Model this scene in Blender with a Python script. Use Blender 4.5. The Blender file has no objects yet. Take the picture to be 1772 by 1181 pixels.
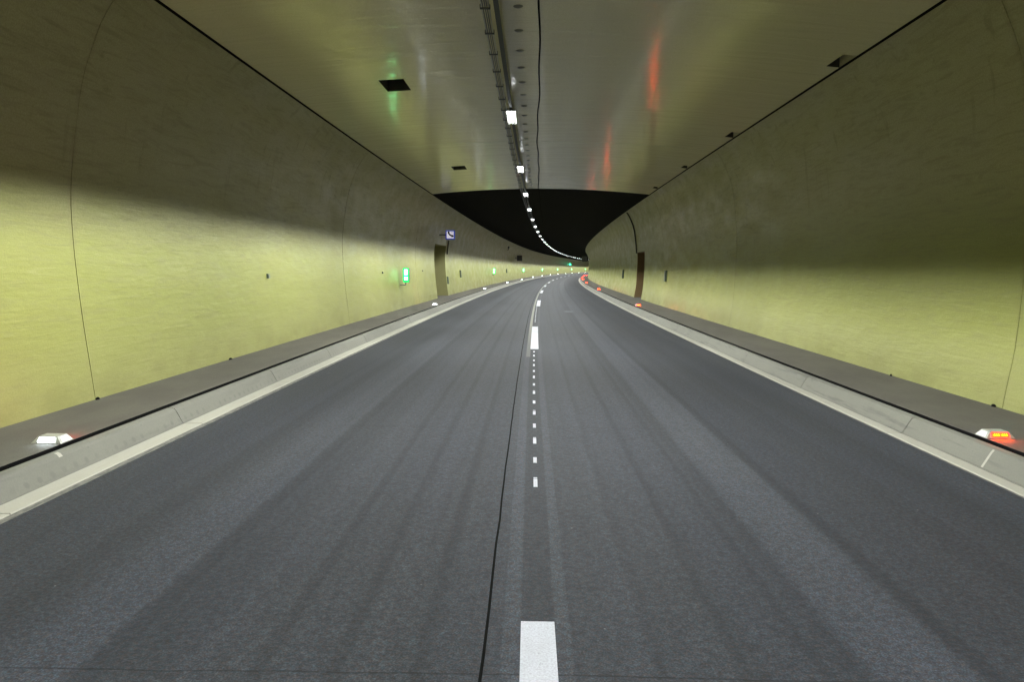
import bpy, bmesh, math, random
from mathutils import Vector, Matrix
random.seed(7)
scene = bpy.context.scene

# ------------------------------------------------------------------ camera, world, exposure
F_PX, YAW, PITCH, ROLL = 1285.13, -0.02155, -0.09747, -0.00523
CAM = Vector((-0.0303, 0.0, 1.7506))
cam_data = bpy.data.cameras.new('camera')
cam = bpy.data.objects.new('camera', cam_data)
scene.collection.objects.link(cam)
scene.camera = cam
cam_data.sensor_width = 36.0
cam_data.lens = 36.0 * F_PX / 1772.0
cam_data.clip_start = 0.05
cam_data.clip_end = 2000.0
_f = Vector((math.sin(YAW) * math.cos(PITCH), math.cos(YAW) * math.cos(PITCH), math.sin(PITCH)))
_r = Vector((math.cos(YAW), -math.sin(YAW), 0))
_u = _r.cross(_f)
_c, _s = math.cos(ROLL), math.sin(ROLL)
_R = _r * _c - _u * _s
_U = _r * _s + _u * _c
cam.matrix_world = Matrix(((_R.x, _U.x, -_f.x, CAM.x), (_R.y, _U.y, -_f.y, CAM.y), (_R.z, _U.z, -_f.z, CAM.z), (0, 0, 0, 1)))

world = bpy.data.worlds.new('World')
scene.world = world
world.use_nodes = True
bg = world.node_tree.nodes['Background']
bg.inputs[0].default_value = (0.02, 0.022, 0.03, 1)      # night beyond the portals
bg.inputs[1].default_value = 0.02
scene.view_settings.view_transform = 'Standard'
scene.view_settings.look = 'None'
scene.view_settings.gamma = 1.0
scene.view_settings.use_curve_mapping = False
scene.view_settings.exposure = 0.0
scene.render.engine = 'CYCLES'
cy = scene.cycles
cy.use_denoising = True
cy.max_bounces = 10
cy.diffuse_bounces = 6
cy.glossy_bounces = 4
cy.caustics_reflective = True
cy.use_light_tree = True
cy.sample_clamp_indirect = 12.0
cy.sample_clamp_direct = 25.0
cy.blur_glossy = 0.5

LAMP_E = 13700.0          # radiance of the narrow light strips in the ceiling luminaires

# ------------------------------------------------------------------ the tunnel's curve
R = 1709.3
KV = 0.135e-5


def P(s, X, z):
    return Vector((R - (R - X) * math.cos(s / R), (R - X) * math.sin(s / R), z + KV * s * s))


def Pl(s, X, z):         # local frame of a piece placed at arc length 0
    return (R - (R - X) * math.cos(s / R), (R - X) * math.sin(s / R), z)


C = scene.collection


# ------------------------------------------------------------------ helpers
class MB:
    def __init__(self):
        self.v, self.f, self.m = [], [], []

    def quad(self, a, b, c, d, mi=0):
        i = len(self.v)
        self.v += [tuple(a), tuple(b), tuple(c), tuple(d)]
        self.f.append((i, i + 1, i + 2, i + 3))
        self.m.append(mi)

    def box(self, x0, x1, y0, y1, z0, z1, mi=0):
        i = len(self.v)
        self.v += [(x0, y0, z0), (x1, y0, z0), (x1, y1, z0), (x0, y1, z0), (x0, y0, z1), (x1, y0, z1), (x1, y1, z1), (x0, y1, z1)]
        for q in ((0, 3, 2, 1), (4, 5, 6, 7), (0, 1, 5, 4), (1, 2, 6, 5), (2, 3, 7, 6), (3, 0, 4, 7)):
            self.f.append(tuple(i + k for k in q))
            self.m.append(mi)

    def frustum(self, x0, x1, y0, y1, z0, z1, ix, iy):
        i = len(self.v)
        self.v += [(x0, y0, z0), (x1, y0, z0), (x1, y1, z0), (x0, y1, z0), (x0 + ix, y0 + iy, z1), (x1 - ix, y0 + iy, z1), (x1 - ix, y1 - iy, z1), (x0 + ix, y1 - iy, z1)]
        for q in ((0, 3, 2, 1), (4, 5, 6, 7), (0, 1, 5, 4), (1, 2, 6, 5), (2, 3, 7, 6), (3, 0, 4, 7)):
            self.f.append(tuple(i + k for k in q))
            self.m.append(0)

    def prism(self, poly, y0, y1):          # poly in (x, z), extruded along y
        n = len(poly)
        i = len(self.v)
        self.v += [(x, y0, z) for x, z in poly] + [(x, y1, z) for x, z in poly]
        for k in range(n):
            j = (k + 1) % n
            self.f.append((i + k, i + j, i + n + j, i + n + k))
            self.m.append(0)
        self.f.append(tuple(i + k for k in range(n))[::-1])
        self.f.append(tuple(i + n + k for k in range(n)))
        self.m += [0, 0]

    def tube(self, pts, r, n=8):
        rings = []
        pts = [Vector(p) for p in pts]
        for k, p in enumerate(pts):
            a = pts[max(k - 1, 0)]
            b = pts[min(k + 1, len(pts) - 1)]
            d = (b - a).normalized()
            up = Vector((0, 0, 1)) if abs(d.z) < .9 else Vector((1, 0, 0))
            e1 = d.cross(up).normalized()
            e2 = d.cross(e1)
            i = len(self.v)
            for q in range(n):
                t = 2 * math.pi * q / n
                self.v.append(tuple(p + (e1 * math.cos(t) + e2 * math.sin(t)) * r))
            rings.append(i)
        for a, b in zip(rings, rings[1:]):
            for q in range(n):
                w = (q + 1) % n
                self.f.append((a + q, a + w, b + w, b + q))
                self.m.append(0)
        self.f.append(tuple(rings[0] + q for q in range(n)))
        self.f.append(tuple(rings[-1] + q for q in range(n))[::-1])
        self.m += [0, 0]

    def loft(self, prof, ss, fn=Pl, closed=False, caps=False, skip=None):
        i0 = len(self.v)
        n = len(prof)
        for s in ss:
            for X, z in prof:
                self.v.append(tuple(fn(s, X, z)))
        for a in range(len(ss) - 1):
            for k in range(n if closed else n - 1):
                if skip and skip(a, k):
                    continue
                j = (k + 1) % n
                self.f.append((i0 + a * n + k, i0 + a * n + j, i0 + (a + 1) * n + j, i0 + (a + 1) * n + k))
                self.m.append(0)
        if caps and closed:
            self.f.append(tuple(i0 + k for k in range(n))[::-1])
            self.f.append(tuple(i0 + (len(ss) - 1) * n + k for k in range(n)))
            self.m += [0, 0]

    def mesh(self, name, mats, smooth=False):
        me = bpy.data.meshes.new(name)
        me.from_pydata(self.v, [], self.f)
        for m in (mats if isinstance(mats, (list, tuple)) else [mats]):
            me.materials.append(m)
        for p, mi in zip(me.polygons, self.m):
            p.material_index = mi
        bm = bmesh.new()
        bm.from_mesh(me)
        bmesh.ops.remove_doubles(bm, verts=bm.verts, dist=1e-5)
        bmesh.ops.recalc_face_normals(bm, faces=bm.faces)
        bm.to_mesh(me)
        bm.free()
        if smooth:
            for p in me.polygons:
                p.use_smooth = True
            me.set_sharp_from_angle(angle=math.radians(35))
        me.update()
        return me

    def obj(self, name, mats, parent=None, smooth=False):
        o = bpy.data.objects.new(name, self.mesh(name, mats, smooth))
        C.objects.link(o)
        if parent:
            o.parent = parent
        return o


def link(name, me, parent=None, s=None, dz=0.0):
    o = bpy.data.objects.new(name, me)
    C.objects.link(o)
    if parent:
        o.parent = parent
    if s is not None:
        o.location = P(s, 0, dz)
        o.rotation_euler = (0, 0, -s / R)
    return o


def thing(name, label, cat, s=0, X=0, z=0, group=None):
    o = bpy.data.objects.new(name, None)
    C.objects.link(o)
    o.empty_display_size = .2
    o.location = P(s, X, z)
    o.rotation_euler = (0, 0, -s / R)
    o['label'] = label
    o['category'] = cat
    if group:
        o['group'] = group
    return o


def struct(name):
    o = bpy.data.objects.new(name, None)
    C.objects.link(o)
    o['kind'] = 'structure'
    return o


def copy_thing(root, s, X, z, label, group=None):
    r = root.copy()
    C.objects.link(r)
    r.location = P(s, X, z)
    r.rotation_euler = (0, 0, -s / R)
    r['label'] = label
    if group:
        r['group'] = group
    for ch in list(root.children):
        c = ch.copy()
        C.objects.link(c)
        c.parent = r
        for g in list(ch.children):
            d = g.copy()
            C.objects.link(d)
            d.parent = c
    return r


def frange(a, b, d):
    n = max(1, int(round((b - a) / d)))
    return [a + (b - a) * k / n for k in range(n + 1)]


# ------------------------------------------------------------------ materials
class M:
    def __init__(self, name, base=(.5, .5, .5), rough=.6, metal=0.0, spec=.5):
        self.mat = bpy.data.materials.new(name)
        self.mat.use_nodes = True
        self.nt = self.mat.node_tree
        self.b = self.nt.nodes['Principled BSDF']
        self.set('Base Color', (*base, 1))
        self.set('Roughness', rough)
        self.set('Metallic', metal)
        self.set('Specular IOR Level', spec)
        self._xyz = None

    def set(self, k, v):
        self.b.inputs[k].default_value = v

    def n(self, t, **kw):
        nd = self.nt.nodes.new(t)
        for k, v in kw.items():
            setattr(nd, k, v)
        return nd

    def put(self, sock, v):
        if isinstance(v, bpy.types.NodeSocket):
            self.nt.links.new(v, sock)
        elif v is not None:
            sock.default_value = v

    def math(self, op, a, b=None, c=None, clamp=False):
        nd = self.n('ShaderNodeMath', operation=op, use_clamp=clamp)
        self.put(nd.inputs[0], a)
        self.put(nd.inputs[1], b)
        self.put(nd.inputs[2], c)
        return nd.outputs[0]

    def curve(self):                        # (X across, S along, z up) in metres of the tunnel's own axis
        if self._xyz:
            return self._xyz
        g = self.n('ShaderNodeNewGeometry')
        sp = self.n('ShaderNodeSeparateXYZ')
        self.nt.links.new(g.outputs['Position'], sp.inputs[0])
        dx = self.math('SUBTRACT', R, sp.outputs[0])
        y = sp.outputs[1]
        # rho = sqrt(dx^2+y^2);  X = R - rho computed without cancellation
        rho = self.math('SQRT', self.math('ADD', self.math('MULTIPLY', dx, dx), self.math('MULTIPLY', y, y)))
        X = self.math('SUBTRACT', R, rho)
        S = self.math('MULTIPLY', self.math('ARCTAN2', y, dx), R)
        self._xyz = (X, S, sp.outputs[2])
        return self._xyz

    def vec(self, sx, ss, sz):
        X, S, z = self.curve()
        c = self.n('ShaderNodeCombineXYZ')
        self.put(c.inputs[0], self.math('MULTIPLY', X, sx))
        self.put(c.inputs[1], self.math('MULTIPLY', S, ss))
        self.put(c.inputs[2], self.math('MULTIPLY', z, sz))
        return c.outputs[0]

    def noise(self, v, scale=1.0, detail=4, rough=.55, dist=0.0):
        nd = self.n('ShaderNodeTexNoise')
        self.put(nd.inputs['Vector'], v)
        nd.inputs['Scale'].default_value = scale
        nd.inputs['Detail'].default_value = detail
        nd.inputs['Roughness'].default_value = rough
        nd.inputs['Distortion'].default_value = dist
        return nd.outputs[0]

    def ramp(self, fac, lo, hi, a=0.0, b=1.0):   # map [lo,hi] -> [a,b] clamped smooth
        nd = self.n('ShaderNodeMapRange', interpolation_type='SMOOTHSTEP')
        self.put(nd.inputs[0], fac)
        nd.inputs[1].default_value = lo
        nd.inputs[2].default_value = hi
        nd.inputs[3].default_value = a
        nd.inputs[4].default_value = b
        return nd.outputs[0]

    def mix(self, fac, a, b, blend='MIX'):
        nd = self.n('ShaderNodeMix', data_type='RGBA', blend_type=blend)
        self.put(nd.inputs[0], fac)
        for s, v in ((nd.inputs[6], a), (nd.inputs[7], b)):
            self.put(s, v if isinstance(v, bpy.types.NodeSocket) else (*v, 1))
        return nd.outputs[2]

    def bump(self, h, dist, strength=1.0, prev=None):
        nd = self.n('ShaderNodeBump')
        nd.inputs['Strength'].default_value = strength
        nd.inputs['Distance'].default_value = dist
        self.put(nd.inputs['Height'], h)
        if prev is not None:
            self.put(nd.inputs['Normal'], prev)
        return nd.outputs[0]

    def out(self, k, v):
        self.put(self.b.inputs[k], v)


def emit(name, col, strength, base=(.8, .8, .8)):
    m = M(name, base, .4)
    m.set('Emission Color', (*col, 1))
    m.set('Emission Strength', strength)
    return m.mat


def band(m, X, c, w, soft):                # 1 inside |X-c|<w, fading over soft
    return m.ramp(m.math('ABSOLUTE', m.math('SUBTRACT', X, c)), w, w + soft, 1.0, 0.0)


# asphalt -------------------------------------------------
m = M('asphalt', (0.030, 0.031, 0.037), .78, spec=.22)
X, S, z = m.curve()
fine = m.noise(m.vec(110, 110, 110), 1.0, 3, .7)
fine2 = m.noise(m.vec(32, 32, 32), 1.0, 4, .7)
patch = m.noise(m.vec(.5, .16, 1), 1.0, 5, .6)
streak = m.noise(m.vec(3.2, .03, 0), 1.0, 5, .62)
streak2 = m.noise(m.vec(11, .05, 0), 1.0, 3, .6)
wob = m.math('MULTIPLY', m.math('SUBTRACT', m.noise(m.vec(0, .9, 0), 1.0, 4), .5), .035)
Xw = m.math('ADD', X, wob)
v = m.math('MULTIPLY_ADD', streak, .5, .75)
v = m.math('MULTIPLY', v, m.math('MULTIPLY_ADD', streak2, .36, .82))
v = m.math('MULTIPLY', v, m.math('MULTIPLY_ADD', patch, .36, .82))
for c, w, so, g in ((1.69, .195, .07, .34), (1.985, .02, .06, -.16), (1.40, .03, .08, -.08), (.915, .012, .04, -.20), (.55, .012, .035, -.17), (1.26, .010, .04, -.18), (2.68, .05, .2, -.12), (3.24, .04, .15, -.10), (2.3, .02, .1, -.06), (-2.15, .13, .18, .20), (-1.915, .03, .07, -.30), (-1.70, .10, .12, -.10), (-1.20, .014, .045, -.24), (-.86, .014, .045, -.22), (-.50, .012, .04, -.20), (-2.65, .05, .18, -.17), (-3.1, .1, .3, -.05), (-2.95, .01, .05, -.1), (3.6, .05, .25, .10), (.33, .01, .03, -.06)):
    v = m.math('MULTIPLY', v, m.math('MULTIPLY_ADD', band(m, Xw, c, w, so), g, 1.0))
# ground strips beside the centre dashes
v = m.math('MULTIPLY', v, m.math('MULTIPLY_ADD', band(m, X, -.10, .038, .012), .32, 1.0))
v = m.math('MULTIPLY', v, m.math('MULTIPLY_ADD', band(m, X, .145, .030, .012), .32, 1.0))
v = m.math('MULTIPLY', v, m.math('MULTIPLY_ADD', band(m, X, .02, .07, .02), -.10, 1.0))
# cross joints of the paving
for c, g in ((3.05, -.45), (8.06, -.05), (16.4, -.05), (28.3, -.08)):
    jw = m.math('ADD', S, m.math('MULTIPLY', m.noise(m.vec(1.5, 0, 0)), .05))
    v = m.math('MULTIPLY', v, m.math('MULTIPLY_ADD', band(m, jw, c, .004 + .02 * (c > 4), .005 + .05 * (c > 4)), g, 1.0))
grain = m.ramp(fine, .34, .68, .42, 1.75)
grain2 = m.ramp(fine2, .3, .7, .70, 1.34)
v = m.math('MULTIPLY', m.math('MULTIPLY', v, grain), grain2)
tint = m.mix(m.ramp(m.noise(m.vec(1.3, .2, 1), 1.0, 3), .35, .65), (0.033, 0.035, 0.048), (0.036, 0.037, 0.046))
cmb = m.n('ShaderNodeCombineColor')
for k in range(3):
    m.put(cmb.inputs[k], m.math('MULTIPLY', v, (.87, .905, .865)[k]))
tint = m.mix(m.ramp(m.noise(m.vec(45, 45, 0), 1.0, 2), .40, .60), tint, m.mix(m.ramp(m.noise(m.vec(38, 38, 5), 1.0, 2), .45, .55), (0.040, 0.033, 0.036), (0.028, 0.037, 0.049)))
col = m.mix(1.0, tint, cmb.outputs[0], 'MULTIPLY')
# light specks: loose grit and dust patch
spk = m.n('ShaderNodeTexVoronoi')
m.put(spk.inputs['Vector'], m.vec(1, 1, 0))
spk.inputs['Scale'].default_value = 3.2
sp = m.ramp(spk.outputs['Distance'], .012, .03, 1.0, 0.0)
col = m.mix(m.math('MULTIPLY', sp, .7), col, (0.193, 0.186, 0.190))
dp = m.math('MULTIPLY', band(m, m.math('ADD', X, m.math('MULTIPLY', fine2, .3)), 1.5, .1, .12), band(m, S, 30.3, .35, .5))
col = m.mix(m.math('MULTIPLY', dp, .5), col, (0.107, 0.112, 0.130))
# dust scuffs near the gutters
sc = m.math('MULTIPLY', m.ramp(m.noise(m.vec(14, 1.6, 0), 1.0, 5, .7), .60, .72), m.ramp(m.math('ABSOLUTE', X), 3.0, 3.6))
col = m.mix(m.math('MULTIPLY', sc, .38), col, (0.128, 0.125, 0.126))
m.out('Base Color', col)
m.out('Roughness', m.ramp(fine, .3, .7, .66, .9))
m.out('Normal', m.bump(fine2, .006, .5, m.bump(fine, .004, .6)))
ASPHALT = m.mat

# wall coating ----------------------------------------------
m = M('wall_coating', (0.270, 0.284, 0.072), .4, spec=.32)
X, S, z = m.curve()
big = m.noise(m.vec(.2, .22, .5), 1.0, 4)
mid = m.noise(m.vec(1, .9, 2.2), 1.0, 5)
grn = m.noise(m.vec(60, 60, 60), 1.0, 3, .7)
rip = m.noise(m.vec(1.5, .9, 11), 1.0, 5, .6, 1.2)
col = m.mix(big, (0.270, 0.276, 0.066), (0.252, 0.279, 0.062))
col = m.mix(m.ramp(mid, .35, .7, 0, .35), col, (0.284, 0.284, 0.079))
shade_tint = m.ramp(m.math('ADD', z, m.math('MULTIPLY', mid, .5)), 2.1, 3.5, 0, 1)
col = m.mix(shade_tint, col, (.405, .375, .215))  # paler, browner tint painted where the lamp cutoff leaves the wall shaded
scr = m.noise(m.vec(2.0, 1.1, 10), 1.0, 6, .68, 1.5)
col = m.mix(m.ramp(scr, .45, .70, 0, .42), col, (.19, .18, .085))
col = m.mix(m.ramp(scr, .42, .30, 0, .35), col, (.37, .36, .17))
sd = m.math('ABSOLUTE', m.math('MULTIPLY', m.math('SUBTRACT', m.math('FRACT', m.math('ADD', m.math('DIVIDE', m.math('SUBTRACT', S, 8.5), 12.05), .5)), .5), 12.05))
seam = m.math('MULTIPLY', m.ramp(sd, .01, .09, 1, 0), m.ramp(m.noise(m.vec(4, 6, 2.2), 1.0, 5, .7), .38, .62, .15, 1))
col = m.mix(m.math('MULTIPLY', seam, .3), col, (.15, .12, .05))
dust = m.ramp(m.math('ADD', z, m.math('MULTIPLY', mid, .6)), .4, 1.7, .6, 0)
col = m.mix(dust, col, (0.279, 0.275, 0.125))
dirt = m.math('MULTIPLY', m.ramp(z, .2, .75, 1, 0), m.ramp(m.noise(m.vec(1, 1.3, 3), 1.0, 6, .65), .42, .62))
col = m.mix(m.math('MULTIPLY', dirt, .42), col, (0.162, 0.156, 0.055))
spot = m.ramp(m.noise(m.vec(3, 3, 3), 1.0, 4, .6), .68, .76)
col = m.mix(m.math('MULTIPLY', spot, .25), col, (0.149, 0.142, 0.044))
drip = m.math('MULTIPLY', m.ramp(m.noise(m.vec(5, 5, .5), 1.0, 4), .6, .72), m.ramp(z, 1.2, 4.5))
col = m.mix(m.math('MULTIPLY', drip, .35), col, (0.135, 0.137, 0.049))
col = m.mix(m.ramp(grn, .3, .7, 0, .42), col, (0.180, 0.180, 0.049))
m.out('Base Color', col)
m.out('Roughness', m.ramp(m.math('ADD', mid, m.math('MULTIPLY', grn, .3)), .35, .95, .33, .58))
m.out('Normal', m.bump(rip, .012, .30, m.bump(grn, .002, .5, m.bump(mid, .04, .3))))
WALL = m.mat

m = M('niche_brown', (0.161, 0.105, 0.045), .6)
m.out('Base Color', m.mix(m.noise(m.vec(3, 3, 3), 1, 5), (0.155, 0.093, 0.033), (0.205, 0.136, 0.056)))
m.out('Normal', m.bump(m.noise(m.vec(20, 20, 20), 1, 3), .004, .5))
BROWN = m.mat
m = M('niche_ochre', (0.215, 0.213, 0.087), .6)
m.out('Base Color', m.mix(m.noise(m.vec(3, 3, 3), 1, 5), (0.206, 0.195, 0.075), (0.256, 0.251, 0.105)))
m.out('Normal', m.bump(m.noise(m.vec(20, 20, 20), 1, 3), .004, .5))
OCHRE = m.mat

# ceiling ------------------------------------------------------
m = M('ceiling_coating', (0.681, 0.626, 0.424), .20, spec=.65)
X, S, z = m.curve()
big = m.noise(m.vec(.25, .3, 0), 1.0, 4)
grn = m.noise(m.vec(60, 60, 60), 1.0, 3, .7)
rip = m.noise(m.vec(.55, 3.5, 0), 1.0, 4, .5, .7)
rip2 = m.noise(m.vec(1.2, 16, 0), 1.0, 3, .6, .4)
col = m.mix(big, (0.711, 0.653, 0.436), (0.652, 0.619, 0.424))
col = m.mix(m.ramp(grn, .3, .7, 0, .42), col, (0.455, 0.413, 0.272))
board = m.math('FRACT', m.math('DIVIDE', m.math('ADD', S, m.math('MULTIPLY', big, .5)), 1.37))
bl = m.math('MULTIPLY', m.ramp(board, .0, .02, 1, 0), m.ramp(m.noise(m.vec(.6, .73, 0), 1.0, 2), .45, .6))
col = m.mix(m.math('MULTIPLY', bl, .25), col, (0.378, 0.342, 0.214))
m.out('Base Color', col)
m.out('Roughness', m.ramp(m.noise(m.vec(.8, 2.5, 0), 1.0, 5), .3, .7, .09, .18))
m.out('Normal', m.bump(rip, .012, .72, m.bump(rip2, .0004, .35, m.bump(grn, .0006, .3))))
CEIL = m.mat

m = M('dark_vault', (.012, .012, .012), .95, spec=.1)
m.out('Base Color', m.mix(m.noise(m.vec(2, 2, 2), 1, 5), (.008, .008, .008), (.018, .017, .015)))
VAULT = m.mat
DARK = M('joint_black', (.005, .005, .005), .95, spec=.05).mat

# concrete of the kerb
m = M('kerb_concrete', (0.143, 0.142, 0.117), .8)
X, S, z = m.curve()
grn = m.noise(m.vec(70, 70, 70), 1.0, 3, .7)
mid = m.noise(m.vec(2.5, 1.5, 2.5), 1.0, 6, .65)
col = m.mix(mid, (0.126, 0.125, 0.104), (0.174, 0.172, 0.141))
fr = m.math('MULTIPLY', m.math('SUBTRACT', m.math('FRACT', m.math('DIVIDE', S, .156)), .5), .156)
ax = m.math('ABSOLUTE', X)
dd = m.math('ADD', m.math('POWER', m.math('ABSOLUTE', m.math('DIVIDE', fr, .032)), 2.0), m.math('POWER', m.math('ABSOLUTE', m.math('DIVIDE', m.math('SUBTRACT', ax, 3.925), .014)), 2.0))
hol = m.math('MULTIPLY', m.ramp(m.math('ADD', dd, m.math('MULTIPLY', mid, .8)), .7, 1.7, 1, 0), m.ramp(X, -1, 0, 1, 0))
col = m.mix(m.math('MULTIPLY', m.math('MULTIPLY', hol, m.ramp(m.noise(m.vec(0, 2.2, 0), 1.0, 3), .35, .6, .25, 1)), .32), col, (0.063, 0.063, 0.055))
sm = m.math('MULTIPLY', m.ramp(m.noise(m.vec(6, .7, 14), 1.0, 5, .7), .52, .66), m.ramp(X, -1, 0, .4, 1))
col = m.mix(m.math('MULTIPLY', sm, .7), col, (0.080, 0.079, 0.068))
pit = m.ramp(m.noise(m.vec(22, 22, 22), 1.0, 2), .70, .76)
col = m.mix(m.math('MULTIPLY', pit, .5), col, (0.059, 0.058, 0.051))
col = m.mix(m.ramp(grn, .3, .7, 0, .3), col, (0.100, 0.099, 0.086))
m.out('Base Color', col)
m.out('Normal', m.bump(grn, .003, .6, m.bump(mid, .01, .3)))
KERB = m.mat

m = M('edge_line_white', (0.373, 0.357, 0.306), .7)
X, S, z = m.curve()
grn = m.noise(m.vec(60, 60, 60), 1.0, 3, .7)
wear = m.ramp(m.noise(m.vec(7, 2, 7), 1.0, 6, .7), .5, .75)
col = m.mix(m.math('MULTIPLY', wear, .4), (0.350, 0.340, 0.285), (0.237, 0.227, 0.190))
col = m.mix(m.ramp(grn, .3, .7, 0, .2), col, (0.237, 0.227, 0.195))
m.out('Base Color', col)
m.out('Normal', m.bump(grn, .002, .5))
GUTTER = m.mat

m = M('sealing_strip', (0.121, 0.116, 0.099), .85)
g2 = m.noise(m.vec(30, 6, 30), 1.0, 5, .7)
m.out('Base Color', m.mix(m.ramp(g2, .35, .65), (0.077, 0.077, 0.072), (0.182, 0.176, 0.149)))
m.out('Normal', m.bump(g2, .004, .6))
STRIP = m.mat

m = M('walkway_asphalt', (0.089, 0.081, 0.065), .85)
X, S, z = m.curve()
grn = m.noise(m.vec(80, 80, 80), 1.0, 3, .7)
mid = m.noise(m.vec(1.6, .8, 1.6), 1.0, 6, .65)
col = m.mix(m.ramp(mid, .3, .7), (0.072, 0.064, 0.052), (0.105, 0.098, 0.077))
col = m.mix(m.ramp(grn, .3, .7, 0, .6), col, (0.048, 0.044, 0.037))
m.out('Base Color', col)
m.out('Normal', m.bump(grn, .004, .7, m.bump(mid, .01, .4)))
WALK = m.mat

m = M('road_paint', (0.531, 0.540, 0.593), .6)
X, S, z = m.curve()
grn = m.noise(m.vec(90, 90, 90), 1.0, 3, .7)
col = m.mix(m.ramp(grn, .35, .7, 0, .75), (0.543, 0.560, 0.631), (0.345, 0.351, 0.400))
chip = m.ramp(m.noise(m.vec(24, 14, 0), 1.0, 5, .75), .64, .70)
col = m.mix(m.math('MULTIPLY', chip, .8), col, (0.067, 0.068, 0.079))
col = m.mix(m.ramp(m.noise(m.vec(3, 1.2, 0), 1.0, 4), .4, .7, 0, .3), col, (0.246, 0.251, 0.268))
m.out('Base Color', col)
m.out('Normal', m.bump(grn, .003, .6))
PAINT = m.mat
m = M('worn_grey_line', (.3, .3, .27), .8)
X, S, z = m.curve()
gr = m.noise(m.vec(60, 20, 60), 1.0, 4, .7)
m.out('Base Color', m.mix(m.ramp(S, 14.5, 24, .85, 0), m.mix(m.ramp(gr, .35, .7), (.14, .14, .12), (.24, .235, .2)), (.05, .05, .055)))
GREYLINE = m.mat

VENT_SHADE = M('vent_shade', (.035, .034, .028), .8).mat  # dark colour standing in for the shade inside the vent holes
BACK = M('joint_filler', (.10, .092, .05), .9).mat
STEEL = M('galvanised_steel', (.35, .36, .35), .42, .85).mat
RAILM = M('dark_rail', (.022, .024, .022), .55, .0).mat
REFL = M('lamp_louvre_black', (.02, .02, .02), .5).mat
BLACKP = M('black_plastic', (.02, .02, .02), .45).mat
GREYP = M('grey_housing', (.12, .13, .12), .45).mat
ALU = M('cast_aluminium', (.34, .335, .30), .45, .25).mat
RETRO = M('white_reflector', (.70, .70, .64), .3, .0).mat
BLUE = emit('sign_blue', (.02, .07, .55), .35, (.02, .05, .38))
PANEL = emit('sign_white', (.85, .80, .90), .62, (.5, .5, .5))
BOXG = M('green_grey_box', (.10, .13, .10), .5).mat
LAMPE = emit('light_strip', (.97, 1.0, .96), LAMP_E)
ENDGLOW = emit('lamp_end_glow', (.93, .97, 1.0), 24.0)
WLED = emit('white_led', (.80, .92, 1.0), 34.0)
RLENS = emit('red_lens', (1.0, .0032, .0004), 95.0, (.06, .006, .003))
RREAR = emit('rear_red_lens', (1.0, .0014, .0003), 190.0, (.06, .006, .003))
RDOT = emit('amber_led_dot', (1.0, .12, .0), 700.0, (.3, .1, .02))
GFACE = emit('green_sign_face', (.01, 1.0, .14), 1.6, (.01, .10, .03))
GPICT = emit('sign_pictogram', (.25, 1.0, .38), 10.0, (.1, .1, .1))
GCYAN = emit('sign_cyan', (.0, .9, .75), 1.5, (.01, .1, .1))
GLENS = emit('green_signal_lens', (.03, 1.0, .45), 120.0)

# ------------------------------------------------------------------ cross-section
WL = [(-5.13, .12), (-5.165, .45), (-5.237, 1.1), (-5.286, 1.69), (-5.308, 2.15), (-5.303, 2.6), (-5.235, 3.15), (-5.114, 3.8), (-4.999, 4.14), (-4.86, 4.47), (-4.70, 4.72), (-4.54, 4.915)]
WR = [(5.35, .12), (5.395, .45), (5.455, .88), (5.49, 1.5), (5.505, 2.1), (5.495, 2.65), (5.45, 3.2), (5.357, 3.84), (5.263, 4.19), (5.13, 4.50), (5.00, 4.76), (4.86, 4.93)]


def densify(prof, step=.12):               # Catmull-Rom through the profile points
    out = []
    n = len(prof)
    for k in range(n - 1):
        p0, p1, p2, p3 = prof[max(k - 1, 0)], prof[k], prof[k + 1], prof[min(k + 2, n - 1)]
        L = math.dist(p1, p2)
        q = max(1, int(L / step))
        for j in range(q):
            t = j / q
            out.append(tuple(.5 * (2 * p1[i] + (p2[i] - p0[i]) * t + (2 * p0[i] - 5 * p1[i] + 4 * p2[i] - p3[i]) * t * t + (3 * p1[i] - p0[i] - 3 * p2[i] + p3[i]) * t ** 3) for i in (0, 1)))
    out.append(prof[-1])
    return out


def wall_X(side, z):
    pr = WL if side < 0 else WR
    for a, b in zip(pr, pr[1:]):
        if a[1] <= z <= b[1]:
            t = (z - a[1]) / (b[1] - a[1])
            return a[0] + (b[0] - a[0]) * t
    return pr[-1][0]


SEAM0, BL = 8.5, 12.05
BLOCKS = [SEAM0 + BL * k for k in range(-5, 31)]       # from about -52 m to 382 m
S_MIN, S_MAX = BLOCKS[0], BLOCKS[-1] + BL
GAP = .010

# ground below everything
mb = MB()
mb.loft([(-6.6, -.30), (6.6, -.30)], frange(S_MIN, S_MAX, 6), fn=P)
g = mb.obj('ground', DARK)
g['kind'] = 'structure'

# road
mb = MB()
mb.loft([(-3.61, -.25), (-3.61, 0.0), (0, .018), (3.80, 0.0), (3.80, -.25)], frange(S_MIN, S_MAX, 3), fn=P)
road = mb.obj('road', ASPHALT)
road['kind'] = 'structure'


def road_z(X):
    return .018 * (1 - abs(X) / (3.61 if X < 0 else 3.80))


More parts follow.
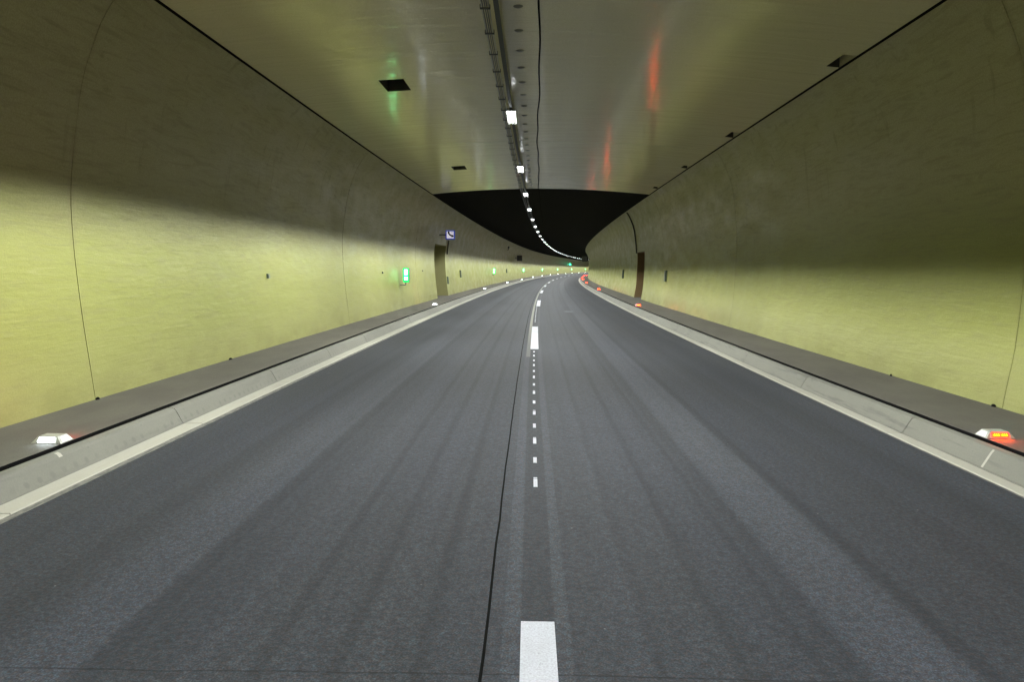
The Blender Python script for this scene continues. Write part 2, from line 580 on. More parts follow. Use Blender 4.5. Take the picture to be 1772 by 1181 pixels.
def sheet(name, mat, X0, X1, s0, s1, lift, ds=1.5, drift=0.0, parent=road, ragged=0.0):
    mb = MB()
    ss = frange(s0, s1, ds)
    n = len(ss)
    Xm = (X0 + X1) / 2
    vv = []
    for k, s in enumerate(ss):
        d = drift
        j = random.uniform(-ragged, ragged)
        a, b = P(s, X0 + d + j, road_z(X0 + d) + lift), P(s, X1 + d + j, road_z(X1 + d) + lift)
        vv.append((a, b))
    for (a, b), (c, e) in zip(vv, vv[1:]):
        mb.quad(a, b, e, c)
        # thin edges so the paint has its own thickness
        dn = Vector((0, 0, -lift * .8))
        mb.quad(a, c, c + dn, a + dn)
        mb.quad(b, e, e + dn, b + dn)
    a, b = vv[0]
    dn = Vector((0, 0, -lift * .8))
    mb.quad(a, b, b + dn, a + dn)
    a, b = vv[-1]
    mb.quad(a, b, b + dn, a + dn)
    return mb.obj(name, mat, parent)


# centre dashes of about 6 m, one every 18.4 m
DR = {0: .0, 1: .0, 2: .05, 3: .03}
for k in range(-2, 20):
    s0 = 15.95 + 18.4 * (k - 1)
    s1 = s0 + 6.2
    if k == 0:
        s1 = 3.50
    sheet('lane_dash', PAINT, -.048 if k else -.058, .124 if k else .106, s0 + (.0 if k else 0), s1, .005, 1.5, DR.get(max(k, 0), .0))
# the small guide marks between the first two dashes
for base in (5.77, 5.77 + 18.4):
    for k in range(14):
        s0 = base + .735 * k
        if s0 > base + 10.0:
            break
        sheet('guide_mark', PAINT, .013, .045, s0, s0 + .20 + random.uniform(-.015, .015), .005, .3)
        if k % 2 == 0:
            sheet('guide_mark', PAINT, .014, .044, s0 + .235, s0 + .262, .005, .3)
# worn grey line that follows the curve
sheet('worn_line', GREYLINE, -.125, -.045, 14.5, 120, .004, 1.5)
# black sealed longitudinal joint
sheet('sealed_joint', DARK, -.233, -.219, S_MIN, 150, .004, .45, 0, road, .004)
# edge strips where the asphalt meets the white edge
for (a, b) in ((-3.68, -3.614), (3.803, 3.83)):
    mb = MB()
    mb.loft([(a, -.1), (a, -.002), (b, -.003), (b, -.1)], frange(S_MIN, S_MAX, 3), fn=P)
    o = mb.obj('sealing_strip', STRIP, road)

# kerb stones and edge slabs (3 m pieces on each side)
kerb = struct('kerb')
profL = [(-3.893, -.2), (-3.893, .006), (-3.905, .012), (-3.975, .145), (-3.995, .170), (-4.02, .180), (-4.065, .182), (-4.075, .172), (-4.075, -.2)]
profR = [(3.985, -.2), (3.985, .006), (3.998, .012), (4.075, .145), (4.095, .170), (4.12, .180), (4.165, .182), (4.175, .172), (4.175, -.2)]
gutL = [(-3.684, -.2), (-3.684, .0), (-3.692, .006), (-3.885, .004), (-3.89, -.004), (-3.89, -.2)]
gutR = [(3.834, -.2), (3.834, .0), (3.842, .006), (3.975, .004), (3.982, -.004), (3.982, -.2)]
STEP = 3.07
for prof, nm, mat, off in ((profL, 'kerb_stone', KERB, 8.09 - STEP * 20), (gutL, 'edge_slab', GUTTER, 8.09 - STEP * 20), (profR, 'kerb_stone', KERB, 7.99 - STEP * 20), (gutR, 'edge_slab', GUTTER, 7.99 - STEP * 20)):
    mb = MB()
    mb.loft(prof, frange(0, STEP - .014, 1.6), closed=True, caps=True)
    me = mb.mesh(nm, mat)
    s = off
    while s < 1:
        s += STEP
    s -= STEP
    k = 0
    while s < 118:
        o = link(nm, me, kerb, s)
        o.location.z += random.uniform(-.0015, .0015)
        s += STEP
        k += 1
    for (a, b) in ((S_MIN, s - STEP * k - .008), (s, S_MAX)):
        mb = MB()
        mb.loft(prof, frange(a, b, 3), fn=P, closed=True, caps=True)
        o = mb.obj(nm, mat, kerb)

# pale paint marks left on the kerb faces
for prof, s0, w_, u0, u1 in ((profR, 6.55, .03, 2, 4), (profL, 6.02, .05, 3, 5)):
    mb = MB()
    for (xa, za), (xb, zb) in zip(prof[u0:u1], prof[u0 + 1:u1 + 1]):
        e = -.0015 if xa > 0 else .0015
        mb.quad(P(s0, xa + e, za + .0015), P(s0 + w_, xa + e, za + .0015), P(s0 + w_, xb + e, zb + .0015), P(s0, xb + e, zb + .0015))
    mb.obj('paint_mark', GUTTER, kerb)

# walkways
for side, x0, x1 in ((-1, -4.155, -6.3), (1, 4.255, 6.4)):
    mb = MB()
    mb.loft([(x0, -.2), (x0, .176), (x0 + side * .008, .184), ((x0 + x1) / 2, .187), (x1, .190)], frange(S_MIN, S_MAX, 2), fn=P)
    o = mb.obj('walkway', WALK)
    o['kind'] = 'structure'

for side, xa, xb in ((-1, -4.0765, -4.1535), (1, 4.1765, 4.2535)):     # open drain slot between kerb and walkway, its shade painted in black
    mb = MB()
    mb.loft([(xa, .176), (xa, .05), (xb, .05), (xb, .1835)], frange(S_MIN, S_MAX, 3), fn=P)
    o = mb.obj('drain_slot', DARK)
    o['kind'] = 'structure'

# ------------------------------------------------------------------ walls
NICHES = {-1: (38.2, 42.35, 3.0), 1: (38.7, 41.75, 2.66)}
for side, prof in ((-1, WL), (1, WR)):
    t = thing('tunnel_wall', 'long curved yellow-green concrete tunnel wall on the left, with the telephone sign and green exit lights' if side < 0 else 'long curved yellow-green concrete tunnel wall on the right, with a brown recess', 'wall')
    dp = densify(prof)
    back = [(x + side * .10, z) for x, z in dp]
    ring = dp + back[::-1]
    n = len(dp)
    mb = MB()
    mb.loft(ring, frange(GAP / 2, BL - GAP / 2, 2.0), closed=True, caps=False)
    ns = len(frange(GAP / 2, BL - GAP / 2, 2.0))
    for a, i0 in ((0, 0), (1, (ns - 1) * len(ring))):
        for k in range(n - 1):
            mb.f.append((i0 + k, i0 + k + 1, i0 + 2 * n - 2 - k, i0 + 2 * n - 1 - k))
            mb.m.append(0)
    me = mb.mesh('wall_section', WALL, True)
    na, nb, nz = NICHES[side]
    for s0 in BLOCKS:
        if s0 < na < s0 + BL:
            # the section with the recess: cut the opening out of the front and back skins
            kz = min(range(n), key=lambda k: abs(dp[k][1] - nz))
            dq = list(dp)
            dq[kz] = (wall_X(side, nz), nz)
            bq = [(x + side * .10, z) for x, z in dq]
            rg = dq + bq[::-1]
            ss = sorted(set(frange(s0 + GAP / 2, na, 2) + [na, nb] + frange(nb, s0 + BL - GAP / 2, 2)))
            ia = ss.index(na)
            mb = MB()
            L = len(rg)
            mb.loft(rg, ss, fn=P, closed=True, skip=lambda a, k: a == ia and (k < kz or k >= L - 1 - kz))
            for i0 in (0, (len(ss) - 1) * L):
                for k in range(n - 1):
                    mb.f.append((i0 + k, i0 + k + 1, i0 + 2 * n - 2 - k, i0 + 2 * n - 1 - k))
                    mb.m.append(0)
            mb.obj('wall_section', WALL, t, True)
            # recess lining
            deep = 1.5
            lin = MB()
            pf = [dq[k] for k in range(kz + 1)]
            xo = dp[0][0] + side * deep
            for s in (na, nb):
                for (xa, za), (xb, zb) in zip(pf, pf[1:]):
                    e = .003 if s == na else -.003
                    lin.quad(P(s + e * 0, xa + side * .002, za), P(s, xb + side * .002, zb), P(s, xo, zb), P(s, xo, za))
            xt, zt = pf[-1]
            lin.quad(P(na, xt, zt), P(nb, xt, zt), P(nb, xo, zt), P(na, xo, zt))
            lin.quad(P(na, xo, .1), P(nb, xo, .1), P(nb, xo, zt), P(na, xo, zt))
            lin.obj('recess', OCHRE if side < 0 else BROWN, t)
        else:
            link('wall_section', me, t, s0)
    # dark backing seen through the joints (not behind the recess)
    mb = MB()
    bk = [(x + side * .13, z) for x, z in dp]
    for a, b in ((S_MIN, na - .2), (nb + .2, S_MAX)):
        mb.loft(bk, frange(a, b, 4), fn=P)
    mb.obj('backing', BACK, t, True)

# ------------------------------------------------------------------ false ceiling up to 32.6 m, dark vault beyond
CEIL_END = SEAM0 + 2 * BL


def cz(X):
    return 5.192 - .0112 * (X - .1) ** 2


XS = [-4.53, -4.0, -3.4, -2.80, -2.35, -1.6, -.8, 0, .8, 1.6, 2.4, 3.2, 3.9, 4.61, 4.815]
vents_left = [(13.62, 14.48), (24.92, 25.80), (2.3, 3.2), (-9, -8.1)]
vents_right = [(11.60, 12.25), (17.95, 18.60), (23.65, 24.20), (29.65, 30.20), (5.6, 6.2), (-.6, .0)]
ceil = thing('false_ceiling', 'smooth glossy grey-green ceiling above the road, ending in an arched edge at the dark gap', 'ceiling')
for s0 in BLOCKS:
    if s0 > CEIL_END - 1:
        break
    a0, a1 = s0 + .011, s0 + BL - .011
    vl = [v for v in vents_left if a0 < v[0] < a1]
    vr = [v for v in vents_right if a0 < v[0] < a1]
    cuts = sorted(set([a0, a1] + [e for v in vl + vr for e in v] + [x for x in frange(a0, a1, 2.0)]))
    mb = MB()
    T = .22
    nX = len(XS)

    def hole(i, k):
        sm = (cuts[i] + cuts[i + 1]) / 2
        xm = (XS[k] + XS[k + 1]) / 2
        return any(v[0] < sm < v[1] for v in vl) and -2.80 < xm < -2.35 or any(v[0] < sm < v[1] for v in vr) and 4.61 < xm < 4.9
    mb.loft([(x, cz(x)) for x in XS], cuts, fn=P, skip=hole)
    mb.loft([(x, cz(x) + T) for x in XS], cuts, fn=P, skip=hole)
    for i in range(len(cuts) - 1):      # inner faces of holes and outer rims
        for k in (0, nX - 1):
            x = XS[k]
            mb.quad(P(cuts[i], x, cz(x)), P(cuts[i + 1], x, cz(x)), P(cuts[i + 1], x, cz(x) + T), P(cuts[i], x, cz(x) + T))
        for k in range(nX - 1):
            if hole(i, k):
                for x in (XS[k], XS[k + 1]):
                    if x == XS[-1]:
                        continue
                    mb.quad(P(cuts[i], x, cz(x)), P(cuts[i + 1], x, cz(x)), P(cuts[i + 1], x, cz(x) + T), P(cuts[i], x, cz(x) + T), 1)
                if i == 0 or not hole(i - 1, k):
                    mb.quad(P(cuts[i], XS[k], cz(XS[k])), P(cuts[i], XS[k + 1], cz(XS[k + 1])), P(cuts[i], XS[k + 1], cz(XS[k + 1]) + T), P(cuts[i], XS[k], cz(XS[k]) + T), 1)
                if i == len(cuts) - 2 or not hole(i + 1, k):
                    mb.quad(P(cuts[i + 1], XS[k], cz(XS[k])), P(cuts[i + 1], XS[k + 1], cz(XS[k + 1])), P(cuts[i + 1], XS[k + 1], cz(XS[k + 1]) + T), P(cuts[i + 1], XS[k], cz(XS[k]) + T), 1)
    for s in (cuts[0], cuts[-1]):
        for xa, xb in zip(XS, XS[1:]):
            mb.quad(P(s, xa, cz(xa)), P(s, xb, cz(xb)), P(s, xb, cz(xb) + T), P(s, xa, cz(xa) + T))
    o = mb.obj('ceiling_slab', [CEIL, VENT_SHADE], ceil)

# vault above: closed dark arch over the whole length
vp = []
for k in range(25):
    t = k / 24
    a = math.radians(24 + (180 - 48) * t)
    vp.append((.15 + 5.35 * math.cos(a), 2.62 + 5.7 * math.sin(a)))
vp[0] = (4.93, 4.945)
vp[-1] = (-4.62, 4.915)
mb = MB()
mb.loft(vp, frange(S_MIN, S_MAX, 4), fn=P)
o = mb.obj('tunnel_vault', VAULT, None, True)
o['kind'] = 'structure'

# small round anchor caps beside the cable tray
mb = MB()
n = 14
mb.v.append((0, 0, -.022))
for r_, z_ in ((.035, -.020), (.062, -.006), (.07, .004)):
    i = len(mb.v)
    mb.v += [(r_ * math.cos(2 * math.pi * q / n), r_ * math.sin(2 * math.pi * q / n), z_) for q in range(n)]
for q in range(n):
    mb.f.append((0, 1 + q, 1 + (q + 1) % n))
    mb.m.append(0)
for a in (1, 1 + n):
    for q in range(n):
        w = (q + 1) % n
        mb.f.append((a + q, a + w, a + n + w, a + n + q))
        mb.m.append(0)
me = mb.mesh('anchor_cap', M('cap_grey', (.22, .22, .17), .6).mat, True)
s = 9.15
while s < 32.4:
    o = link('anchor_cap', me, ceil)
    o.location = P(s, -.23 + random.uniform(-.008, .008), cz(-.23))
    o.rotation_euler = (0, 0, -s / R)
    s += 1.0

# slack black cable along the crown
mb = MB()
pts = []
ph = 0
for s in frange(-6, 60, .5):
    X = .055 + .018 * math.sin(s * .55) + .012 * math.sin(s * 1.7 + 1) + .0011 * max(s, 0)
    zz = cz(0) - .016 - (.004 + .004 * math.sin(s * 2.2)) - (0 if s < 32.6 else .0)
    pts.append(P(s, X, zz))
mb.tube(pts, .013, 6)
o = mb.obj('ceiling_cable', DARK, None, True)
o['label'] = 'thin black cable running along the middle of the ceiling, right of the lamp row'
o['category'] = 'cable'

# lamp rail and cable tray hung below the ceiling
t = thing('cable_tray', 'narrow metal cable tray with cross clips beside the ceiling lamp rail', 'cable tray', 0, -.62, 4.97)
tray_z = 4.985


def free_loft(name, mat, prof, s0, s1, ds, root):
    o = MB()
    o.loft(prof, frange(s0, s1, ds), fn=P, closed=True, caps=True)
    ob = o.obj(name, mat)
    ob.parent = root
    ob.matrix_parent_inverse = root.matrix_basis.inverted()
    return ob


for x in (-.672, -.578):
    free_loft('side_rail', STEEL, [(x, tray_z), (x + .007, tray_z), (x + .007, tray_z + .035), (x, tray_z + .035)], -30, 300, 3, t)
for q in (-.655, -.628, -.604):
    free_loft('cable', BLACKP, [(q, tray_z + .004), (q + .012, tray_z + .004), (q + .012, tray_z + .016), (q, tray_z + .016)], -30, 300, 3, t)
cb = MB()
cb.box(-.065, .065, -.022, .022, -.012, -.002)
cb.box(-.065, -.058, -.022, .022, -.012, .04)
cb.box(.058, .065, -.022, .022, -.012, .04)
cme = cb.mesh('cross_clip', RAILM)
hr = MB()
hr.box(-.006, .006, -.006, .006, 0, .2)
hme = hr.mesh('hanger', RAILM)
s = 1.6
while s < 110:
    o = bpy.data.objects.new('cross_clip', cme)
    C.objects.link(o)
    o.parent = t
    o.matrix_parent_inverse = t.matrix_basis.inverted()
    o.location = P(s, -.622, tray_z)
    o.rotation_euler = (0, 0, -s / R)
    s += 1.0
r = thing('lamp_rail', 'dark mounting rail carrying the row of ceiling lamps', 'rail', 0, -.50, 5.0)
free_loft('rail', RAILM, [(-.512, 4.985), (-.452, 4.985), (-.452, 5.04), (-.512, 5.04)], -40, 300, 3, r)
s = 1.1
while s < 32:
    o = bpy.data.objects.new('hanger', hme)
    C.objects.link(o)
    o.parent = r
    o.matrix_parent_inverse = r.matrix_basis.inverted()
    o.location = P(s, -.478, 5.04)
    o.scale = (1, 1, (cz(-.48) - 5.03) / .2)
    s += 2.06

# ------------------------------------------------------------------ luminaires
ORD = ['first', 'second', 'third', 'fourth', 'fifth', 'sixth', 'seventh', 'eighth', 'ninth', 'tenth', 'eleventh', 'twelfth', 'thirteenth', 'fourteenth', 'fifteenth', 'sixteenth', 'seventeenth', 'eighteenth', 'nineteenth', 'twentieth', 'twenty-first', 'twenty-second', 'twenty-third', 'twenty-fourth', 'twenty-fifth', 'twenty-sixth', 'twenty-seventh', 'twenty-eighth', 'twenty-ninth']
LZ = 4.90                       # height of the light strip
LS0, LSP, LX = 16.0, 8.235, -.476
hl = .62                        # half length
NCH, PA, PB = 3, .034, .0308       # louvre cells; distance from a strip to the fin on its left and right
DROP = .018                        # fin depth below the strips: sets where the light is cut off on each wall
CW = PA + PB
x_left = -NCH * CW / 2
lum0 = thing('ceiling_lamp', 'x', 'lamp', LS0, LX, LZ, 'lamps hanging in a row along the tunnel ceiling')
mb = MB()
top = .045
xl, xr = x_left - .004, -x_left + .004
mb.prism([(xl, -DROP), (xl + .0035, -DROP), (xl + .0035, .02), (xr - .0035, .02), (xr - .0035, -DROP), (xr, -DROP), (xr, .03), (xr - .04, top), (xl + .04, top), (xl, .03)], -hl, hl)
mb.obj('housing', GREYP, lum0)
for j in range(1, NCH):
    mb = MB()
    xc = x_left + j * CW
    mb.box(xc - .0005, xc + .0005, -hl + .002, hl - .002, -DROP, .0195)
    mb.obj('louvre_fin', REFL, lum0)
for j in range(NCH):
    mb = MB()
    xc = x_left + j * CW + PA
    y0, y1, e = -hl + .04, hl - .04, .0015
    mb.quad((xc - e, y0, -e), (xc - e, y1, -e), (xc + e, y1, -e), (xc + e, y0, -e))
    mb.quad((xc - e, y0, -e), (xc - e, y0, e), (xc - e, y1, e), (xc - e, y1, -e))
    mb.quad((xc + e, y0, -e), (xc + e, y1, -e), (xc + e, y1, e), (xc + e, y0, e))
    mb.obj('light_strip', LAMPE, lum0)
for y in (-.4, .4):
    mb = MB()
    mb.box(-.04, .03, y - .02, y + .02, top + .001, .086)
    mb.obj('bracket', RAILM, lum0)
for y in (-hl, hl):
    mb = MB()
    y0, y1 = sorted((y, y * 1.008))
    mb.prism([(xl, -.0025), (xr, -.0025), (xr, .03), (xr - .04, top), (xl + .04, top), (xl, .03)], y0, y1)
    mb.obj('end_cap', GREYP, lum0)
    mb = MB()
    yy = y * 1.0085
    mb.prism([(xl + .01, -.001), (xr - .01, -.001), (xr - .01, .011), (xl + .01, .011)], *sorted((yy, yy * 1.006)))
    mb.obj('end_glow', ENDGLOW, lum0)  # added glowing end face, makes the distant lamps show as dots
k = -7
while True:
    s = LS0 + LSP * k
    if s > 340:
        break
    if k < 0:
        lab = 'ceiling lamp just above the top edge of the photo' if k == -1 else None
        if lab is None:
            lab = ORD[-k - 2] + ' ceiling lamp behind the viewer'
    elif k == 0:
        lab = 'largest and nearest glowing white ceiling lamp in the row'
    elif k < 29:
        lab = ORD[k] + ' glowing white ceiling lamp in the row, counted from the viewer' + (', at the ceiling edge' if k == 2 else '')
    else:
        lab = 'ceiling lamp hidden beyond the bend of the right wall'
    if k == 0:
        lum0['label'] = lab
    else:
        copy_thing(lum0, s, LX, LZ, lab)
    k += 1

# ------------------------------------------------------------------ kerb marker lights
def marker(name, label, front, rear, group, refl_side):
    t = thing(name, label, 'marker light', 0, 0, 0, group)
    mb = MB()
    w, d, h, ix, iy = .137, .095, .060, .048, .032
    mb.frustum(-w, w, -d, d, 0, h, ix, iy)
    body = mb.obj('body', ALU, t)
    bv = body.modifiers.new('b', 'BEVEL')
    bv.width = .004
    bv.segments = 2
    for sgn, mat, nm in ((-1, front, 'front_lens'), (1, rear, 'rear_lens')):
        # lens lies on the sloping face, slightly proud
        def q(x, u, e=.003):
            return (x, sgn * (d - iy * u + e), h * u + e * .4)
        mb = MB()
        mb.quad(q(-.078, .20), q(.078, .20), q(.072, .82), q(-.072, .82))
        mb.quad(q(-.078, .20), q(-.072, .82), q(-.072, .82, 0), q(-.078, .20, 0))
        mb.quad(q(.078, .20), q(.072, .82), q(.072, .82, 0), q(.078, .20, 0))
        ln = mb.obj(nm, mat, t)
        if mat is RLENS:
            for gx in (-.036, .036):
                for j in (-1, 0, 1):
                    mb = MB()
                    cx, u = gx + j * .019, .5
                    ring = [(cx + .0062 * math.cos(a), sgn * (d - iy * (u + .09 * math.sin(a)) + .006), h * (u + .09 * math.sin(a)) + .003) for a in [2 * math.pi * q_ / 8 for q_ in range(8)]]
                    i = len(mb.v)
                    mb.v += ring
                    mb.v.append((cx, sgn * (d - iy * u + .010), h * u + .005))
                    for q_ in range(8):
                        mb.f.append((q_, (q_ + 1) % 8, 8))
                        mb.m.append(0)
                    mb.obj('led_dot', RDOT, ln)
    mb = MB()
    sx = refl_side

    def q2(y, u, e=.003):
        return (sx * (w - ix * u + e), y, h * u + e * .5)
    mb.quad(q2(-.075, .12), q2(.075, .12), q2(.045, .88), q2(-.045, .88))
    mb.obj('side_reflector', RETRO, t)
    return t


wl = marker('marker_light', 'x', WLED, RREAR, 'white marker lights along the left walkway', 1)
rl = marker('marker_light', 'x', RLENS, WLED, 'red marker lights along the right walkway', -1)
for k in range(-2, 14):
    s = 6.43 + 25 * k
    if k < 0:
        lab = ORD[-k - 1] + ' white kerb marker light behind the viewer on the left walkway'
    elif k == 0:
        lab = 'nearest white-lit trapezoid marker light on the left walkway, with a red glow behind it'
    else:
        lab = ORD[k] + ' white marker light on the left walkway, counted from the viewer'
    if k == 0:
        wl.location = P(s, -4.295, .185)
        wl.rotation_euler = (0, 0, -s / R)
        wl['label'] = lab
    else:
        copy_thing(wl, s, -4.295, .185, lab)
for k in range(-2, 12):
    s = 7.05 + 25 * k
    if k < 0:
        lab = ORD[-k - 1] + ' red kerb marker light behind the viewer on the right walkway'
    elif k == 0:
        lab = 'nearest marker light on the right walkway, with six amber dots in a red lens'
    elif k < 8:
        lab = ORD[k] + ' red marker light on the right walkway, counted from the viewer'
    else:
        lab = 'far red marker light beyond the bend of the right wall'
    if k == 0:
        rl.location = P(s, 4.395, .185)
        rl.rotation_euler = (0, 0, -s / R)
        rl['label'] = lab
    else:
        copy_thing(rl, s, 4.395, .185, lab)

# ------------------------------------------------------------------ green exit lights on the left wall
def rounded(w, h, r, n=5):
    pts = []
    for cx, cz_, a0 in ((w - r, h - r, 0), (-w + r, h - r, 90), (-w + r, -h + r, 180), (w - r, -h + r, 270)):
        for k in range(n + 1):
            a = math.radians(a0 + 90 * k / n)
            pts.append((cx + r * math.cos(a), cz_ + r * math.sin(a)))
    return pts


gs = thing('exit_light', 'x', 'emergency light', 28.7, -5.0, 1.47, 'green emergency exit lights on the left wall')
mb = MB()
mb.prism(rounded(.125, .285, .05), -.075, .075)
mb.obj('housing', GREYP, gs)
for sg, nm in ((-1, 'front_face'), (1, 'rear_face')):
    y0, y1 = (.0755, .088)
    mb = MB()
    mb.prism(rounded(.118, .278, .05), *sorted((sg * y0, sg * y1)))
    fc = mb.obj(nm, GFACE, gs)
    mb = MB()
    mb.prism(rounded(.066, .105, .012, 3), *sorted((sg * .0885, sg * .092)))
    o = mb.obj('pictogram', GPICT, fc)
    for v in o.data.vertices:
        v.co.z += .115
    mb = MB()
    mb.prism(rounded(.066, .062, .012, 3), *sorted((sg * .0885, sg * .092)))
    o = mb.obj('pictogram', GPICT, fc)
    for v in o.data.vertices:
        v.co.z -= .125
    mb = MB()
    mb.box(-.06, .06, *sorted((sg * .0885, sg * .091)), -.052, -.002)
    mb.obj('divider', GCYAN, fc)
mb = MB()
mb.box(-.262, -.02, -.02, .02, -.40, -.36)
mb.box(-.045, -.005, -.02, .02, -.3605, -.286)
mb.obj('bracket', GREYP, gs)
mb = MB()
mb.prism([(-.27, -.72), (-.245, -.72), (-.275, -.22), (-.30, -.22)], -.06, .06)
mb.obj('wall_plate', STEEL, gs)
names = {28.7: 'largest and nearest green-framed lit exit light on a bracket, left of the recess'}
gl = [-16, 28.7, 73.5, 119.5, 166, 213, 262, 314]
vis = 0
for s in gl:
    if s < 0:
        copy_thing(gs, s, -5.0, 1.47, 'green exit light behind the viewer on the left wall')
        continue
    vis += 1
    if vis == 1:
        gs['label'] = names[28.7]
    else:
        copy_thing(gs, s, -5.0, 1.47, ORD[vis - 1] + ' green exit light along the left wall, counted from the viewer')

# ------------------------------------------------------------------ emergency telephone sign
t = thing('telephone_sign', 'square blue and white emergency telephone sign on a bracket above the left recess', 'sign', 39.2, -4.60, 3.49)
mb = MB()
mb.prism(rounded(.245, .245, .03), -.05, .05)
mb.obj('sign_box', BLUE, t)
mb = MB()
mb.prism(rounded(.185, .185, .01, 2), -.056, -.0505)
pan = mb.obj('sign_panel', PANEL, t)
# handset pictogram
mb = MB()
hs = []
for k in range(13):
    a = math.radians(175 + 100 * k / 12)
    hs.append((.13 + .245 * math.cos(a) - .0, .16 + .245 * math.sin(a)))
outer = [(x, z) for x, z in hs]
inner = [(.13 + .165 * math.cos(math.radians(175 + 100 * k / 12)), .16 + .165 * math.sin(math.radians(175 + 100 * k / 12))) for k in range(13)]
mb.prism([(x - .01, z + .0) for x, z in outer] + [(x - .01, z + .0) for x, z in inner[::-1]], -.062, -.0565)


def blob(cx, cz_, w, h, ang):
    ca, sa = math.cos(ang), math.sin(ang)
    mb.prism([(cx + x * ca - z * sa, cz_ + x * sa + z * ca) for x, z in rounded(w, h, min(w, h) * .6, 4)], -.063, -.0565)


blob(-.080, .120, .048, .060, .1)
blob(.118, -.068, .060, .048, .15)
mb.obj('handset_symbol', BLACKP, pan)
mb = MB()
mb.box(.01, .13, -.0575, -.0565, .118, .138)
mb.obj('lettering', M('faded_red', (.5, .35, .42), .6).mat, pan)
mb = MB()
mb.box(-.62, -.245, -.025, .025, -.03, .03)
mb.box(-.66, -.60, -.07, .07, -.14, .14)
mb.obj('bracket', BLACKP, t)

# ------------------------------------------------------------------ small boxes and fittings on the walls
def wall_box(name, label, cat, side, s, z, w, h, depth, mat, details=True, group=None):
    X = wall_X(side, z)
    t = thing(name, label, cat, s, X, z, group)
    mb = MB()
    sl = (wall_X(side, z + h / 2) - wall_X(side, z - h / 2)) / h
    a0, a1 = -side * depth, side * .01
    i = len(mb.v)
    vs = []
    for y in (-w / 2, w / 2):
        for zz in (-h / 2, h / 2):
            vs += [(a0 + sl * zz, y, zz), (a1 + sl * zz, y, zz)]
    mb.v += vs
    for q in ((0, 1, 3, 2), (4, 6, 7, 5), (0, 4, 5, 1), (2, 3, 7, 6), (0, 2, 6, 4), (1, 5, 7, 3)):
        mb.f.append(q)
        mb.m.append(0)
    b = mb.obj('casing', mat, t)
    if details:
        mb = MB()
        e = -side * (depth + .004)
        i0 = []
        for y0, y1, z0, z1 in ((-w * .32, w * .32, -h * .42, h * .36),):
            mb.v += [(e + sl * z0, y0, z0), (e + sl * z0, y1, z0), (e + sl * z1, y1, z1), (e + sl * z1, y0, z1)]
            mb.f.append((0, 1, 2, 3))
            mb.m.append(0)
        mb.obj('cover', GREYP, t)
    return t


wall_box('junction_box', 'tiny square dark box on the bright left wall, nearest to the viewer', 'box', -1, 14.65, 1.575, .085, .085, .04, BOXG)
wall_box('junction_box', 'tiny dark dot-like fitting on the left wall just left of the nearest exit light', 'box', -1, 25.6, 1.58, .06, .06, .04, BOXG, False)
wall_box('junction_box', 'tiny dark fitting on the left wall between the nearest exit light and the recess', 'box', -1, 34.3, 1.62, .06, .06, .04, BOXG, False)
wall_box('equipment_box', 'narrow upright dark box on the left wall just beyond the recess', 'box', -1, 49.0, 1.38, .20, .48, .10, BOXG)
wall_box('equipment_box', 'narrow upright dark box on the left wall between the second and third exit lights', 'box', -1, 92, 1.42, .20, .50, .12, BOXG)
wall_box('equipment_box', 'larger upright green-grey box on the right wall, nearer than the brown recess', 'box', 1, 31.6, 1.47, .28, .46, .09, BOXG)
wall_box('equipment_box', 'narrow green-grey box on the right wall beyond the brown recess', 'box', 1, 48.9, 1.42, .22, .55, .10, BOXG)
wall_box('recess_box', 'small grey strip fitting on the far edge of the left recess', 'box', -1, 42.6, 1.05, .16, .42, .09, BOXG, False)

# conduit above the right recess
mb = MB()
pts = [P(41.9, wall_X(1, z) - .03, z) for z in [2.62 + .15 * k for k in range(16)]]
mb.tube(pts, .035, 8)
o = mb.obj('conduit', RAILM, None, True)
o['label'] = 'dark conduit running up the right wall from the top of the brown recess'
o['category'] = 'pipe'
mb = MB()
pts = [P(43.0, wall_X(-1, z) + .025, z) for z in [2.55 + .1 * k for k in range(9)]]
mb.tube(pts, .028, 8)
o = mb.obj('conduit', RAILM, None, True)
o['label'] = 'short dark conduit at the upper far corner of the left recess, below the telephone sign'
o['category'] = 'pipe'

# dark sealing plugs at the wall foot
for side, s, w_, lab in ((-1, 8.5, .05, 'black sealing plug at the foot of the left wall joint'), (1, 8.62, .06, 'black sealing plug at the foot of the right wall joint near the nearest red marker'), (1, 11.1, .04, 'small black lump at the foot of the right wall further along'), (-1, 12.35, .07, 'flat dark lump at the foot of the left wall further along')):
    mb = MB()
    n = 9
    ring0 = []
    for lev, (rr, zz) in enumerate(((1.0, 0), (.9, .5), (.5, .95))):
        for q in range(n):
            a = 2 * math.pi * q / n
            jj = random.uniform(.8, 1.2)
            mb.v.append((w_ * .35 * rr * jj * math.cos(a), w_ * .6 * rr * jj * math.sin(a), .03 * zz))
    for lev in (0, 1):
        for q in range(n):
            w2 = (q + 1) % n
            mb.f.append((lev * n + q, lev * n + w2, lev * n + n + w2, lev * n + n + q))
            mb.m.append(0)
    mb.f.append(tuple(2 * n + q for q in range(n)))
    mb.m.append(0)
    o = mb.obj('sealing_plug', DARK, None, True)
    o.location = P(s, (-5.13 + .02) if side < 0 else (5.355 - .02), .188)
    o['label'] = lab
    o['category'] = 'plug'

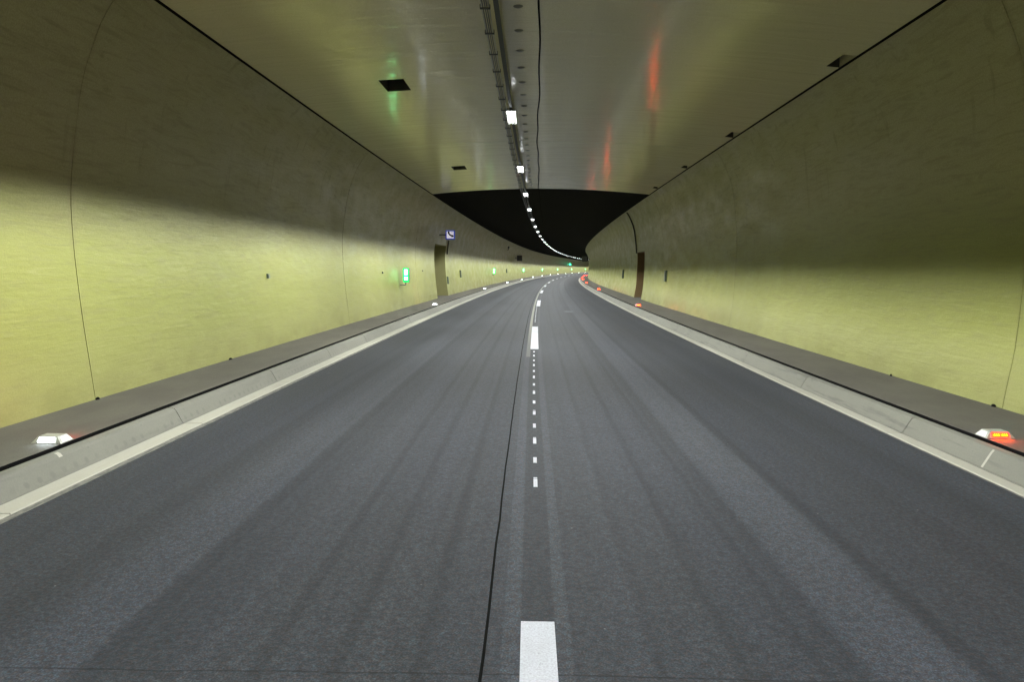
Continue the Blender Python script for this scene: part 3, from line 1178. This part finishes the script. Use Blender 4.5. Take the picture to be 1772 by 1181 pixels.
# ------------------------------------------------------------------ sign boards seen from behind, camera, signal
for side, s, lab in ((-1, 106, 'small dark square sign board on the far left wall, seen below the dark vault'), (1, 113, 'small dark square sign board at the right wall, at the end of the lamp string')):
    Xc = (-4.60 if side < 0 else 4.66)
    t = thing('sign_board', lab, 'sign', s, Xc, 3.2)
    mb = MB()
    mb.prism(rounded(.37, .40, .05), -.06, .06)
    mb.obj('board', BLACKP if side < 0 else GREYP, t)
    for zz in (.15, -.19):
        mb = MB()
        mb.box(-.2, .2, -.085, -.0605, zz, zz + .04)
        mb.obj('rear_rail', RAILM, t)
    mb = MB()
    e = abs(wall_X(side, 3.2) - Xc)
    mb.box(*sorted((side * .372, side * (e + .02))), -.03, .03, -.03, .03)
    mb.box(*sorted((side * (e - .03), side * (e + .04))), -.12, .12, -.12, .12)
    mb.obj('bracket', RAILM, t)

t = thing('camera', 'small dark surveillance camera high on the far left wall', 'camera', 90.5, -4.85, 4.28)
mb = MB()
mb.box(-.10, .10, -.28, .16, -.09, .09)
mb.obj('body', BLACKP, t)
mb = MB()
mb.box(-.12, .12, -.32, .18, .092, .105)
mb.obj('hood', GREYP, t)
mb = MB()
mb.tube([(0, -.281, 0), (0, -.33, 0)], .06, 12)
mb.obj('lens', BLACKP, t)
mb = MB()
mb.box(-.03, .03, -.03, .03, -.25, -.091)
mb.box(-.35, .03, -.03, .03, -.30, -.25)
mb.obj('mount', RAILM, t)

t = thing('traffic_signal', 'distant green traffic signal on a pole at the far left wall in the bend', 'traffic light', 252, -4.62, .17)
mb = MB()
mb.tube([(0, 0, 0), (0, 0, 2.5)], .07, 10)
mb.obj('pole', GREYP, t)
mb = MB()
mb.prism([(x, z + 2.95) for x, z in rounded(.17, .50, .06)], -.12, .12)
hd = mb.obj('signal_head', BLACKP, t)
for k, zz in enumerate((3.27, 2.95, 2.63)):
    mb = MB()
    n = 16
    mb.v = [(.12 * math.cos(2 * math.pi * q / n), -.125, zz + .12 * math.sin(2 * math.pi * q / n)) for q in range(n)] + [(0, -.15, zz)]
    for q in range(n):
        mb.f.append((q, (q + 1) % n, n))
        mb.m.append(0)
    mb.obj('signal_lens', GLENS if k == 1 else BLACKP, hd)
    mb = MB()
    pts = [(.135 * math.cos(a), .135 * math.sin(a)) for a in [math.radians(-10 + 200 * q / 10) for q in range(11)]]
    for (xa, za), (xb, zb) in zip(pts, pts[1:]):
        mb.quad((xa, -.12, zz + za), (xb, -.12, zz + zb), (xb, -.30, zz + zb), (xa, -.30, zz + za))
    mb.obj('visor', BLACKP, hd)
